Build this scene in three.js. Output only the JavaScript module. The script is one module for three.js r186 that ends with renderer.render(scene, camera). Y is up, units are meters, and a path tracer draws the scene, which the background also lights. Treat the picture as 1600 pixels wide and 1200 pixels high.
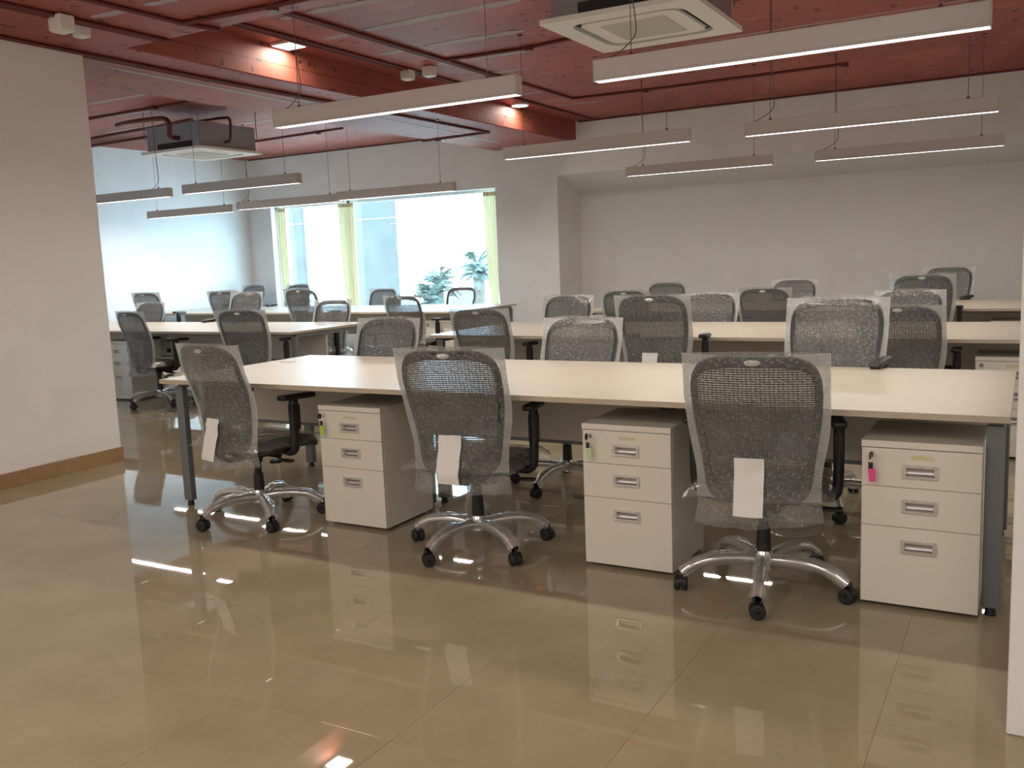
import * as THREE from 'three';
import { RoundedBoxGeometry } from 'three/addons/geometries/RoundedBoxGeometry.js';
import { mergeGeometries, mergeVertices, toCreasedNormals } from 'three/addons/utils/BufferGeometryUtils.js';
import { RectAreaLightUniformsLib } from 'three/addons/lights/RectAreaLightUniformsLib.js';

// ---------------------------------------------------------------- camera, sky, exposure
const scene = new THREE.Scene();
const renderer = new THREE.WebGLRenderer({ antialias: true });
renderer.toneMapping = THREE.LinearToneMapping;
renderer.toneMappingExposure = 1.0;
renderer.shadowMap.enabled = true;
RectAreaLightUniformsLib.init();

const camera = new THREE.PerspectiveCamera(2 * Math.atan(600 / 1435.41) * 180 / Math.PI, 4 / 3, 0.05, 200);
{
  const yaw = -0.51606, pitch = -0.136017, roll = -0.0394222;
  const f = new THREE.Vector3(Math.sin(yaw) * Math.cos(pitch), Math.sin(pitch), -Math.cos(yaw) * Math.cos(pitch));
  const r0 = new THREE.Vector3(Math.cos(yaw), 0, Math.sin(yaw)), u0 = new THREE.Vector3().crossVectors(r0, f);
  const r = r0.clone().multiplyScalar(Math.cos(roll)).addScaledVector(u0, Math.sin(roll));
  const u = r0.clone().multiplyScalar(-Math.sin(roll)).addScaledVector(u0, Math.cos(roll));
  camera.position.set(0, 1.35, 0);
  camera.quaternion.setFromRotationMatrix(new THREE.Matrix4().makeBasis(r, u, f.clone().negate()));
}
scene.add(camera);

scene.background = new THREE.Color().setRGB(0.47, 0.77, 1.0);   // even overcast sky
scene.backgroundIntensity = 20;

const LAMP_COLOR = new THREE.Color().setRGB(1.0, 0.915, 0.79);
const PENDANT_LIGHT = 74, DOWNLIGHT_LIGHT = 90, ADDED_PANEL_LIGHT = 27;

// ---------------------------------------------------------------- helpers
let seed = 12345;
const rnd = () => { seed = (seed * 1664525 + 1013904223) >>> 0; return seed / 4294967296; };
const rr = (a, b) => a + (b - a) * rnd();
const V = (x, y, z) => new THREE.Vector3(x, y, z);
const lerp = (a, b, t) => a + (b - a) * t;
const smooth = (a, b, x) => { const t = Math.min(1, Math.max(0, (x - a) / (b - a))); return t * t * (3 - 2 * t); };

function hash2(i, j, s) { let n = (i * 374761393 + j * 668265263 + s * 2147483647) | 0; n = Math.imul(n ^ (n >>> 13), 1274126177); return ((n ^ (n >>> 16)) >>> 0) / 4294967296; }
function vnoise(x, y, period, s) {
  const xi = Math.floor(x), yi = Math.floor(y), fx = x - xi, fy = y - yi, p = (a) => ((a % period) + period) % period;
  const sx = fx * fx * (3 - 2 * fx), sy = fy * fy * (3 - 2 * fy);
  const a = hash2(p(xi), p(yi), s), b = hash2(p(xi + 1), p(yi), s), c = hash2(p(xi), p(yi + 1), s), d = hash2(p(xi + 1), p(yi + 1), s);
  return lerp(lerp(a, b, sx), lerp(c, d, sx), sy);
}
function fbm(u, v, base, oct, s) { let t = 0, a = 0.5, f = base, n = 0; for (let k = 0; k < oct; k++) { t += a * vnoise(u * f, v * f, f, s + k); n += a; a *= 0.5; f *= 2; } return t / n; }
function tex(w, h, fn, { srgb = false, rx = 1, ry = 1 } = {}) {
  const data = new Uint8Array(w * h * 4);
  for (let j = 0; j < h; j++) for (let i = 0; i < w; i++) {
    const c = fn((i + 0.5) / w, (j + 0.5) / h), k = (j * w + i) * 4;
    for (let q = 0; q < 3; q++) data[k + q] = Math.max(0, Math.min(255, Math.round(255 * (Array.isArray(c) ? c[q] : c))));
    data[k + 3] = 255;
  }
  const t = new THREE.DataTexture(data, w, h);
  t.wrapS = t.wrapT = THREE.RepeatWrapping; t.magFilter = THREE.LinearFilter; t.minFilter = THREE.LinearFilter;
  if (srgb) t.colorSpace = THREE.SRGBColorSpace;
  t.repeat.set(rx, ry); t.needsUpdate = true;
  return t;
}
const RGB = (r, g, b) => new THREE.Color().setRGB(r, g, b);
const mat = (o) => new THREE.MeshPhysicalMaterial({ side: THREE.DoubleSide, ...o });

// uv in metres from the dominant axis of the normal
function metreUV(g, ox = 0, oy = 0, oz = 0) {
  if (g.index) g = g.toNonIndexed();
  if (!g.attributes.normal) g.computeVertexNormals();
  const p = g.attributes.position, uv = new Float32Array(p.count * 2), a = V(), b = V(), c = V(), e1 = V(), e2 = V();
  for (let i = 0; i < p.count; i += 3) {
    a.fromBufferAttribute(p, i); b.fromBufferAttribute(p, i + 1); c.fromBufferAttribute(p, i + 2);
    const n = e1.subVectors(b, a).cross(e2.subVectors(c, a)), ax = Math.abs(n.x), ay = Math.abs(n.y), az = Math.abs(n.z);
    for (let k = 0; k < 3; k++) {
      const x = p.getX(i + k) + ox, y = p.getY(i + k) + oy, z = p.getZ(i + k) + oz;
      const w = ay >= ax && ay >= az ? [x, z] : ax >= az ? [z, y] : [x, y];
      uv[(i + k) * 2] = w[0]; uv[(i + k) * 2 + 1] = w[1];
    }
  }
  g.setAttribute('uv', new THREE.BufferAttribute(uv, 2));
  return g;
}
function box(x0, x1, y0, y1, z0, z1, r = 0) {
  const w = x1 - x0, h = y1 - y0, d = z1 - z0;
  const g = r > 0 ? new RoundedBoxGeometry(w, h, d, 2, r) : new THREE.BoxGeometry(w, h, d);
  g.translate((x0 + x1) / 2, (y0 + y1) / 2, (z0 + z1) / 2);
  return metreUV(g);
}
function clean(g) { if (g.index) g = g.toNonIndexed(); for (const k of Object.keys(g.attributes)) if (!['position', 'normal', 'uv'].includes(k)) g.deleteAttribute(k); if (!g.attributes.uv) metreUV(g); return g; }
function merge(list) { return mergeGeometries(list.map(clean)); }
function tube(pts, r, seg = 24, rad = 8, closed = false) {
  const c = new THREE.CatmullRomCurve3(pts.map((p) => (p.isVector3 ? p : V(...p))), closed, 'catmullrom', 0.3);
  return new THREE.TubeGeometry(c, seg, r, rad, closed);
}
function rod(a, b, r, rad = 8) {
  const A = V(...a), B = V(...b), L = A.distanceTo(B), g = new THREE.CylinderGeometry(r, r, L, rad, 1);
  g.applyQuaternion(new THREE.Quaternion().setFromUnitVectors(V(0, 1, 0), B.clone().sub(A).normalize()));
  const m = A.add(B).multiplyScalar(0.5); g.translate(m.x, m.y, m.z);
  return g;
}
// grid surface from fn(u, v) -> [x, y, z], uvfn optional
function sheet(nu, nv, fn, uvfn) {
  const pos = [], uv = [], idx = [];
  for (let j = 0; j <= nv; j++) for (let i = 0; i <= nu; i++) { const p = fn(i / nu, j / nv); pos.push(...p); uv.push(...(uvfn ? uvfn(i / nu, j / nv, p) : [p[0], p[1]])); }
  for (let j = 0; j < nv; j++) for (let i = 0; i < nu; i++) { const a = j * (nu + 1) + i, b = a + 1, c = a + nu + 1, d = c + 1; idx.push(a, b, d, a, d, c); }
  const g = new THREE.BufferGeometry();
  g.setAttribute('position', new THREE.Float32BufferAttribute(pos, 3)); g.setAttribute('uv', new THREE.Float32BufferAttribute(uv, 2)); g.setIndex(idx); g.computeVertexNormals();
  return g;
}
const taken = new Map();
function numbered(name) { const n = taken.get(name) ?? 0; taken.set(name, n + 1); return n ? `${name}_${String(n).padStart(3, '0')}` : name; }
function part(name, g, m, parent, label) {
  const o = new THREE.Mesh(g, m); o.name = name; o.castShadow = o.receiveShadow = true; parent.add(o);
  if (label) o.userData.label = label;
  return o;
}
function thing(name, label, category, [x, y, z] = [0, 0, 0], turn = 0, group) {
  const o = new THREE.Group(); o.name = numbered(name); o.position.set(x, y, z); o.rotation.y = turn;
  o.userData = { label, category }; if (group) o.userData.group = group;
  scene.add(o); return o;
}
function struct(name, g, m, label) {
  const o = g ? new THREE.Mesh(g, m) : new THREE.Group(); o.name = name; o.castShadow = o.receiveShadow = true;
  o.userData = { kind: 'structure', label, category: name.split('_')[0] };
  scene.add(o); return o;
}

// ---------------------------------------------------------------- textures and materials
const blotch = tex(512, 512, (u, v) => 0.82 + 0.18 * fbm(u, v, 4, 6, 3), { srgb: true, rx: 0.5, ry: 0.5 });
const faint = tex(512, 512, (u, v) => 0.965 + 0.035 * fbm(u, v, 8, 5, 3), { srgb: true, rx: 0.5, ry: 0.5 });
const grainBump = tex(256, 256, (u, v) => fbm(u, v, 32, 3, 7), { rx: 3, ry: 3 });
const redMap = tex(1024, 1024, (u, v) => {
  const n = fbm(u, v, 4, 6, 11), m = fbm(u, v, 64, 2, 19), k = 0.80 + 0.26 * n;
  const dark = m > 0.79 ? 0.6 : 1, pale = smooth(0.60, 0.72, fbm(u, v, 8, 5, 23)) * 0.16;
  const board = Math.abs(((v * 6) % 1) - 0.5) < 0.004 ? 0.72 : 1;
  return [Math.min(1, (k + pale) * dark * board), Math.min(1, (k * 0.94 + pale) * dark * board), Math.min(1, (k * 0.94 + pale) * dark * board)];
}, { srgb: true, rx: 0.25, ry: 0.25 });
const redBump = tex(512, 512, (u, v) => fbm(u, v, 6, 6, 31), { rx: 0.5, ry: 0.5 });
const tileMaps = [0, 1, 2].map((k) => tex(256, 256, (u, v) => {
  const n = fbm(u, v, 3, 6, 41 + k * 9), s = fbm(u, v, 40, 2, 77 + k), q = 0.90 + 0.11 * n + 0.03 * (s - 0.5);
  return [q, q * (0.985 + 0.015 * n), q * (0.96 + 0.03 * n)];
}, { srgb: true }));
const maple = tex(512, 512, (u, v) => {
  const w = fbm(u * 0.5, v, 64, 2, 51) * 0.5 + fbm(u, v, 8, 4, 57) * 0.5, q = 0.93 + 0.09 * w;
  return [q, q * 0.985, q * 0.965];
}, { srgb: true, rx: 1, ry: 1 });
// bubble wrap: a tile of 100 x 86.6 mm with ten staggered rows of bubbles, some of them burst
function bubbles(u, v) {
  const x = u * 100, y = v * 86.6; let best = 9, id = 0;
  const r0 = Math.floor(y / 8.66);
  for (let r = r0 - 1; r <= r0 + 1; r++) { const off = (((r % 2) + 2) % 2) * 5, c0 = Math.round((x - off) / 10); for (let c = c0 - 1; c <= c0 + 1; c++) { const d = Math.hypot(x - off - c * 10, y - r * 8.66 - 4.33) / 4.3; if (d < best) { best = d; id = hash2(((c % 10) + 10) % 10, ((r % 10) + 10) % 10, 5); } } }
  return [best, id];
}
const bubbleBump = tex(512, 444, (u, v) => { const [d, id] = bubbles(u, v); return d < 1 ? Math.sqrt(1 - d * d) * (id < 0.12 ? 0.3 : 0.75 + 0.25 * id) : 0; }, { rx: 12, ry: 13.86 });
const bubbleClear = tex(512, 444, (u, v) => { const [d, id] = bubbles(u, v), rim = smooth(0.55, 0.9, d) * smooth(1.25, 1.0, d); return 0.985 - rim * (0.09 + 0.26 * id * id) - (d < 0.55 && id > 0.9 ? 0.24 : 0); }, { rx: 12, ry: 13.86 });
const fabricBump = tex(128, 128, (u, v) => 0.5 + 0.25 * Math.sin(u * Math.PI * 64) + 0.25 * Math.sin(v * Math.PI * 64), { rx: 12, ry: 12 });
const creaseBump = tex(512, 512, (u, v) => { const a = fbm(u, v, 6, 4, 91), b = fbm(u, v, 5, 4, 97); return 1 - Math.abs(a - 0.5) * 2.4 * 0.6 - Math.abs(b - 0.5) * 1.2; }, { rx: 2.2, ry: 2.2 });

const M = {
  wall: mat({ color: RGB(0.855, 0.85, 0.845), roughness: 0.75, map: faint, bumpMap: grainBump, bumpScale: 0.0006 }),
  red: mat({ color: RGB(0.385, 0.118, 0.080), roughness: 0.6, map: redMap, bumpMap: redBump, bumpScale: 0.006 }),
  redPipe: mat({ color: RGB(0.13, 0.03, 0.027), roughness: 0.5 }),
  strip: mat({ color: RGB(0.50, 0.42, 0.42), roughness: 0.7, map: blotch, bumpMap: grainBump, bumpScale: 0.002 }),
  skirting: mat({ color: RGB(0.40, 0.27, 0.15), roughness: 0.25, map: tileMaps[0] }),
  grout: mat({ color: RGB(0.27, 0.22, 0.145), roughness: 0.85 }),
  desk: mat({ color: RGB(0.51, 0.46, 0.385), roughness: 0.32, map: maple }),
  edge: mat({ color: RGB(0.54, 0.475, 0.385), roughness: 0.4, map: maple }),
  panel: mat({ color: RGB(0.66, 0.61, 0.53), roughness: 0.5 }),
  steel: mat({ color: RGB(0.20, 0.215, 0.235), roughness: 0.45, metalness: 0.35 }),
  cabinet: mat({ color: RGB(0.76, 0.72, 0.64), roughness: 0.42, bumpMap: grainBump, bumpScale: 0.0002 }),
  chrome: mat({ color: RGB(0.80, 0.80, 0.82), roughness: 0.13, metalness: 1 }),
  satin: mat({ color: RGB(0.52, 0.52, 0.54), roughness: 0.32, metalness: 1 }),
  black: mat({ color: RGB(0.012, 0.012, 0.014), roughness: 0.42 }),
  rubber: mat({ color: RGB(0.018, 0.018, 0.02), roughness: 0.6 }),
  mesh: mat({ color: RGB(0.036, 0.036, 0.039), roughness: 0.75 }),
  frame: mat({ color: RGB(0.024, 0.025, 0.028), roughness: 0.55, bumpMap: fabricBump, bumpScale: 0.0006 }),
  seat: mat({ color: RGB(0.014, 0.014, 0.016), roughness: 0.7, bumpMap: creaseBump, bumpScale: 0.006, clearcoat: 0.6, clearcoatRoughness: 0.2 }),
  badge: mat({ color: RGB(0.72, 0.70, 0.68), roughness: 0.3, metalness: 0.4 }),
  hem: mat({ color: RGB(0.92, 0.93, 0.93), roughness: 0.3, transmission: 0.55, thickness: 0, ior: 1.5, bumpMap: bubbleBump, bumpScale: 0.0028 }),
  bag: mat({ color: RGB(0.86, 0.87, 0.87), roughness: 0.13, transmission: 0.97, transmissionMap: bubbleClear, thickness: 0, ior: 1.5, bumpMap: bubbleBump, bumpScale: 0.0028 }),
  sleeve: mat({ color: RGB(0.93, 0.93, 0.92), roughness: 0.2, transmission: 0.82, thickness: 0, ior: 1.5, bumpMap: creaseBump, bumpScale: 0.02 }),
  film: mat({ color: RGB(0.95, 0.96, 0.96), roughness: 0.16, transmission: 0.92, thickness: 0, ior: 1.5, bumpMap: creaseBump, bumpScale: 0.012 }),
  paper: mat({ color: RGB(0.84, 0.82, 0.80), roughness: 0.8 }),
  white: mat({ color: RGB(0.80, 0.79, 0.75), roughness: 0.45 }),
  housing: mat({ color: RGB(0.55, 0.51, 0.49), roughness: 0.5 }),
  diffuser: mat({ color: RGB(0.9, 0.9, 0.9), roughness: 0.6, emissive: RGB(1, 0.97, 1), emissiveIntensity: 3 }),
  cable: mat({ color: RGB(0.16, 0.14, 0.14), roughness: 0.4, metalness: 0.6 }),
  galvanised: mat({ color: RGB(0.46, 0.47, 0.49), roughness: 0.5, metalness: 0.6, map: blotch }),
  nearBlack: mat({ color: RGB(0.035, 0.037, 0.04), roughness: 0.8 }),  // near-black plate colour; in the outlet slot it stands for shade
  grille: mat({ color: RGB(0.62, 0.60, 0.53), roughness: 0.5 }),
  alu: mat({ color: RGB(0.78, 0.79, 0.80), roughness: 0.4 }),
  glass: mat({ color: RGB(0.97, 0.99, 0.99), roughness: 0.0, transmission: 1, thickness: 0, ior: 1.45 }),
  curtain: mat({ color: RGB(0.74, 0.64, 0.40), roughness: 0.95, transmission: 0.16, thickness: 0 }),
  concrete: mat({ color: RGB(0.068, 0.062, 0.055), roughness: 0.9, map: blotch }),
  concreteBand: mat({ color: RGB(0.12, 0.12, 0.12), roughness: 0.9 }),
  frond: mat({ color: RGB(0.085, 0.105, 0.085), roughness: 0.7 }),
  trunk: mat({ color: RGB(0.10, 0.08, 0.06), roughness: 0.9 }),
  earth: mat({ color: RGB(0.50, 0.49, 0.45), roughness: 0.95 }),
  tagGreen: mat({ color: RGB(0.45, 0.70, 0.04), roughness: 0.4 }),
  tagPale: mat({ color: RGB(0.55, 0.68, 0.38), roughness: 0.4 }),
  tagPink: mat({ color: RGB(0.85, 0.08, 0.28), roughness: 0.4 }),
  residue: mat({ color: RGB(0.66, 0.60, 0.36), roughness: 0.6 }),
};
const tileMats = [];
for (let k = 0; k < 6; k++) { const s = 0.985 + 0.006 * k; tileMats.push(mat({ color: RGB(0.405 * s, 0.345 * s, 0.24 * s), roughness: 0.018, ior: 1.5, map: tileMaps[k % 3] })); }

// ---------------------------------------------------------------- the shell
const CEIL = 3.15, BEAM = 2.875, BACK = -11.63, RECESS = -12.38, LEFT = -11.6, RIGHT = 0.62;
const beamX0 = -6.73, beamX1 = -5.45, crossZ0 = -4.45, crossZ1 = -3.15;
const ceilAt = (x, z) => ((x > beamX0 && x < beamX1) || (z > crossZ0 && z < crossZ1) ? BEAM : CEIL);

{ // floor of 605 mm tiles
  const fl = struct('floor', null, null, 'polished beige vitrified tile floor');
  part('screed', box(-12, 2.9, -0.15, -0.004, -12.7, 2.9), M.grout, fl);
  const T = 0.605, g0 = 0.0004, hgt = 0.011;
  const half = T / 2 - g0, bev = 0.0003;
  const ring = (h, y) => [[-h, y, -h], [h, y, -h], [h, y, h], [-h, y, h]];
  const A = ring(half - bev, 0), B = ring(half, -bev), C = ring(half, -hgt), pos = [], quad = (a, b, c, d) => pos.push(...a, ...b, ...c, ...a, ...c, ...d);
  quad(A[0], A[3], A[2], A[1]);
  for (let k = 0; k < 4; k++) { const n = (k + 1) % 4; quad(A[k], A[n], B[n], B[k]); quad(B[k], B[n], C[n], C[k]); }
  const tg = new THREE.BufferGeometry(); tg.setAttribute('position', new THREE.Float32BufferAttribute(pos, 3)); tg.computeVertexNormals();
  { const p = tg.attributes.position, uv = []; for (let i = 0; i < p.count; i++) uv.push(p.getX(i) / T + 0.5, p.getZ(i) / T + 0.5); tg.setAttribute('uv', new THREE.Float32BufferAttribute(uv, 2)); }
  camera.updateMatrixWorld(); camera.updateProjectionMatrix();
  const cells = [];
  for (let i = -16; i <= 9; i++) for (let j = -18; j <= 8; j++) {
    const x = -2.76 + (i + 0.5) * T, z = -1.95 + (j + 0.5) * T;
    if (x < -11.85 || x > 2.75 || z < -12.6 || z > 2.75) continue;
    const p = V(x, 0, z).project(camera), d = Math.hypot(x, z);
    const seen = z < -0.6 && Math.abs(p.x) < 1.1 && p.y > -1.35 && p.y < 1 && !(x < -5.5 && z > -4.5);
    cells.push({ x, z, d: seen ? d : d + 100 });
  }
  cells.sort((a, b) => a.d - b.d);
  const rest = [];
  cells.forEach(({ x, z }, n) => {
    const tx = rr(-0.0006, 0.0006), tz = rr(-0.0006, 0.0006), turn = Math.floor(rnd() * 4) * Math.PI / 2;
    if (n < 290) {
      const o = part('tile', tg, tileMats[Math.floor(rnd() * 6)], fl);
      o.position.set(x, 0, z); o.rotation.set(tx, turn, tz);
    } else { const g = tg.clone(); g.rotateY(turn); g.translate(x, 0, z); rest.push(g); }
  });
  const o = part('far_tiles', merge(rest), tileMats[2], fl); o.userData.kind = 'stuff';
}

{ // ceiling slab, beams
  const c = struct('ceiling', null, null, 'rough red painted concrete ceiling with beams');
  part('slab', box(-11.9, 2.9, CEIL, CEIL + 0.2, -12.7, 2.9), M.red, c);
  part('beam', box(beamX0, beamX1, BEAM, CEIL + 0.01, -11.7, 2.6, 0.012), M.red, c);
  part('beam', box(beamX1 - 0.02, 2.8, BEAM + 0.0006, CEIL + 0.01, crossZ0, crossZ1, 0.012), M.red, c);
  // pale filler strips left where the shuttering boards met
  const stripe = (x0, z0, x1, z1, w, y) => {
    const L = Math.hypot(x1 - x0, z1 - z0), n = Math.max(6, Math.round(L / 0.06)), dx = (x1 - x0) / L, dz = (z1 - z0) / L, s0 = rnd() * 100;
    const e = (t, k) => { const taper = Math.min(1, t * 9, (1 - t) * 9); return (w / 2) * (0.35 + 0.65 * taper) * (0.7 + 0.6 * fbm(t, k * 0.37, 16, 2, Math.floor(s0))); };
    const top = sheet(n, 1, (u, v) => { const k = v * 2 - 1, d = k * e(u, k); return [x0 + dx * L * u - dz * d, y - 0.0025, z0 + dz * L * u + dx * d]; }, (u, v, p) => [p[0], p[2]]);
    const side = [0, 1].map((q) => sheet(n, 1, (u, v) => { const k = q * 2 - 1, d = k * e(u, k); return [x0 + dx * L * u - dz * d, y - 0.0025 * v, z0 + dz * L * u + dx * d]; }, (u, v, p) => [p[0], p[2]]));
    part('filler_strip', merge([top, ...side]), M.strip, c);
  };
  for (const [a, b, d, e, w] of [[-4.95, -3.81, -4.65, -3.83, 0.07], [-4.5, -3.82, -4.25, -3.85, 0.06], [-6.03, -4.70, -6.09, -7.10, 0.06], [-6.08, -7.7, -6.14, -9.85, 0.07], [-6.2, -9.95, -6.22, -10.9, 0.05]]) stripe(a, b, d, e, w, BEAM);
  for (const [a, b, d, e, w] of [
    [-8.84, -6.63, -7.92, -6.65, 0.07], [-9.7, -7.26, -8.69, -7.34, 0.07], [-10.46, -8.09, -9.13, -8.03, 0.07], [-8.9, -8.75, -7.4, -8.69, 0.06],
    [-4.6, -5.33, -3.5, -5.40, 0.10], [-4.86, -5.33, -4.66, -5.36, 0.07], [-5.0, -5.99, -4.72, -6.01, 0.09], [-4.58, -5.98, -3.2, -5.97, 0.11], [-5.02, -6.72, -4.72, -6.73, 0.09], [-4.53, -6.72, -3.6, -6.77, 0.10],
    [-4.5, -7.38, -3.95, -7.43, 0.10], [-4.80, -7.34, -4.70, -7.5, 0.12], [-5.05, -8.05, -4.2, -8.09, 0.05], [-5.13, -10.27, -4.5, -10.34, 0.05], [-3.4, -6.7, -2.75, -6.69, 0.05], [-2.7, -8.1, -0.4, -8.06, 0.03], [-2.2, -8.8, -0.3, -8.76, 0.025], [-5.0, -9.3, -4.75, -9.31, 0.06],
  ]) stripe(a, b, d, e, w, CEIL);
}

{ // walls
  const T = 0.2;
  struct('wall_left', merge([box(-5.95, -5.75, 0, BEAM + 0.3, -4.32, 2.8), box(LEFT - T, -5.95, 0, CEIL + 0.05, -4.32, -4.12)]), M.wall, 'plain cream wall standing at the left edge of the picture');
  struct('wall_far_left', box(LEFT - T, LEFT, 0, CEIL + 0.05, -12.6, -4.1), M.wall, 'daylit pale side wall left of the window');
  const wx0 = -11.09, wx1 = -6.75, wy0 = 0.6, wy1 = 2.36, rx = -5.76, ry = 2.46;
  const wedge = new THREE.Shape(); wedge.moveTo(BACK, ry); wedge.lineTo(RECESS - 0.05, 2.215); wedge.lineTo(RECESS - 0.05, ry + 0.05); wedge.lineTo(BACK - 0.19, ry + 0.05); wedge.lineTo(BACK - 0.19, ry + 0.001); wedge.closePath();
  const soffit = new THREE.ExtrudeGeometry(wedge, { depth: RIGHT + 0.05 - rx, bevelEnabled: false }); soffit.rotateY(-Math.PI / 2); soffit.translate(RIGHT + 0.05, 0, 0);
  soffit.translate(0, 0, 0); metreUV(soffit);
  struct('wall_back', merge([
    box(LEFT - 0.1, wx0, 0, CEIL + 0.05, BACK - T, BACK), box(wx0, wx1, 0, wy0, BACK - T, BACK), box(wx0, wx1, wy1, CEIL + 0.05, BACK - T, BACK),
    box(wx1, rx, 0, CEIL + 0.05, BACK - T, BACK), box(rx, RIGHT + 0.1, ry, CEIL + 0.05, BACK - T, BACK),
    box(rx - 0.2, rx, 0, ry + 0.2, RECESS - T, BACK - T), box(rx, RIGHT + 0.1, ry + 0.002, ry + 0.2, RECESS - T, BACK - T), soffit, box(rx, RIGHT + 0.1, 0, ry, RECESS - T, RECESS),
  ]), M.wall, 'back wall with a window and a wide shallow recess');
  struct('wall_right', box(RIGHT, RIGHT + T, 0, CEIL + 0.05, -12.6, -2.9), M.wall, 'right side wall behind the partition');
  struct('wall_partition', box(-0.02, 2.8, 0, CEIL + 0.05, -2.93, -2.71, 0.006), M.wall, 'pale partition end at the right edge of the picture');
  struct('wall_near_right', box(2.6, 2.8, 0, CEIL + 0.05, -2.8, 2.8), M.wall, 'side wall beside the camera');
  struct('wall_front', box(-5.95, 2.8, 0, CEIL + 0.05, 2.6, 2.8), M.wall, 'wall behind the camera');
  // skirting tiles
  const b = struct('baseboard_left', null, null, 'brown tile skirting along the left wall');
  for (let k = 0, z = -4.325; z < 2.5; k++) { const z1 = Math.min(2.55, z + (k ? 0.605 : 0.735)); const o = part('skirting_tile', box(-5.752, -5.74, 0.0, k ? 0.098 : 0.1, z + 0.0008, z1 - 0.0008, 0.002), M.skirting, b); o.castShadow = true; z = z1; }
  part('skirting_tile', box(-5.95, -5.742, 0, 0.1, -4.332, -4.32, 0.002), M.skirting, b);

  // window
  const w = struct('window_1', null, null, 'wide bright window with white frame in the back wall');
  const zf = BACK - 0.14;
  const bar = (x0, x1, y0, y1) => part('frame_bar', box(x0, x1, y0, y1, zf - 0.03, zf + 0.03, 0.004), M.alu, w);
  bar(wx0, wx1, wy0, wy0 + 0.05); bar(wx0, wx1, wy1 - 0.045, wy1); bar(wx0, wx0 + 0.05, wy0, wy1); bar(wx1 - 0.05, wx1, wy0, wy1); bar(-9.56, -9.50, wy0, wy1);
  part('pane', box(wx0 + 0.05, -9.56, wy0 + 0.05, wy1 - 0.045, zf - 0.003, zf - 0.002), M.glass, w);
  part('pane', box(-9.50, wx1 - 0.05, wy0 + 0.05, wy1 - 0.045, zf - 0.003, zf - 0.002), M.glass, w);
  part('window_sill', box(wx0, wx1, wy0 - 0.02, wy0 + 0.012, BACK - 0.12, BACK + 0.03, 0.004), M.alu, w);
}

// ---------------------------------------------------------------- outside the window
{
  const g = thing('courtyard_ground', 'pale ground of the courtyard below the window', 'ground', [-14, -3.6, -24]);
  part('paving', box(-30, 30, -0.2, 0, -30, 11.5), M.earth, g); g.userData.kind = 'structure';
  const b = thing('neighbouring_building', 'blue grey concrete piers of the building outside the window', 'building', [-16, -3.6, -20]);
  const pier = (x0, x1) => { const p = part('pier', box(x0 + 16, x1 + 16, 0, 12, -0.14, 0, 0.02), M.concrete, b); part('band', box(x0 + 16 - 0.01, x1 + 16 + 0.01, 6.12, 6.16, -0.15, 0.012), M.concreteBand, p); };
  pier(-19.2, -17.95); pier(-16.05, -14.75);
  const palm = (x, z, top, n, label) => {
    const t = thing('palm_tree', label, 'tree', [x, -3.6, z], 0, 'palms outside the window');
    const H = top + 3.6;
    part('trunk', merge([tube([[0, 0, 0], [0.05, H * 0.5, 0.02], [0, H, 0]], 0.09, 12, 8)]), M.trunk, t);
    for (let k = 0; k < n; k++) {
      const a = k / n * Math.PI * 2 * 3 + rr(-0.3, 0.3), lift = rr(0.2, 1.5), L = rr(0.42, 0.62) / (1 + 0.35 * lift), tri = [];
      const P = (s) => { const r = L * s, y = (lift * 0.62 * s - 0.42 * s * s) * 0.9; return V(Math.cos(a) * r, H + y, Math.sin(a) * r); };
      const side = V(-Math.sin(a), 0, Math.cos(a));
      const pts = []; for (let s = 0; s <= 8; s++) pts.push(P(s / 8));
      const sp = clean(tube(pts, 0.006, 8, 4)); sp.deleteAttribute('uv'); 
      for (let q = 1; q < 22; q++) for (const sd of [-1, 1]) {
        const s = q / 22, c = P(s), d = P(Math.min(1, s + 0.05)).sub(c).normalize(), l = 0.15 * Math.sin(Math.PI * (0.12 + 0.8 * s)) + 0.03;
        const e = c.clone().addScaledVector(side, sd * l).addScaledVector(d, l * 0.7).add(V(0, -l * 0.25, 0)), o = d.clone().multiplyScalar(0.012);
        const a1 = c.clone().sub(o), a2 = c.clone().add(o);
        tri.push(a1.x, a1.y, a1.z, a2.x, a2.y, a2.z, e.x, e.y, e.z);
      }
      const lg = new THREE.BufferGeometry(); lg.setAttribute('position', new THREE.Float32BufferAttribute(tri, 3)); lg.computeVertexNormals();
      metreUV(sp); metreUV(lg);
      part('frond', mergeGeometries([sp, lg]), M.frond, t);
    }
  };
  palm(-10.72, -16.0, 0.80, 34, 'leafy palm crown outside the window, the leftmost one');
  palm(-10.6, -17.3, 1.15, 34, 'taller leafy palm crown outside the window, behind the others');
  palm(-9.72, -16.0, 1.02, 34, 'leafy palm crown outside the window, beside the right curtain');
  palm(-10.22, -14.9, 0.55, 30, 'lowest palm crown outside the window, nearest the glass');
}
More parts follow.
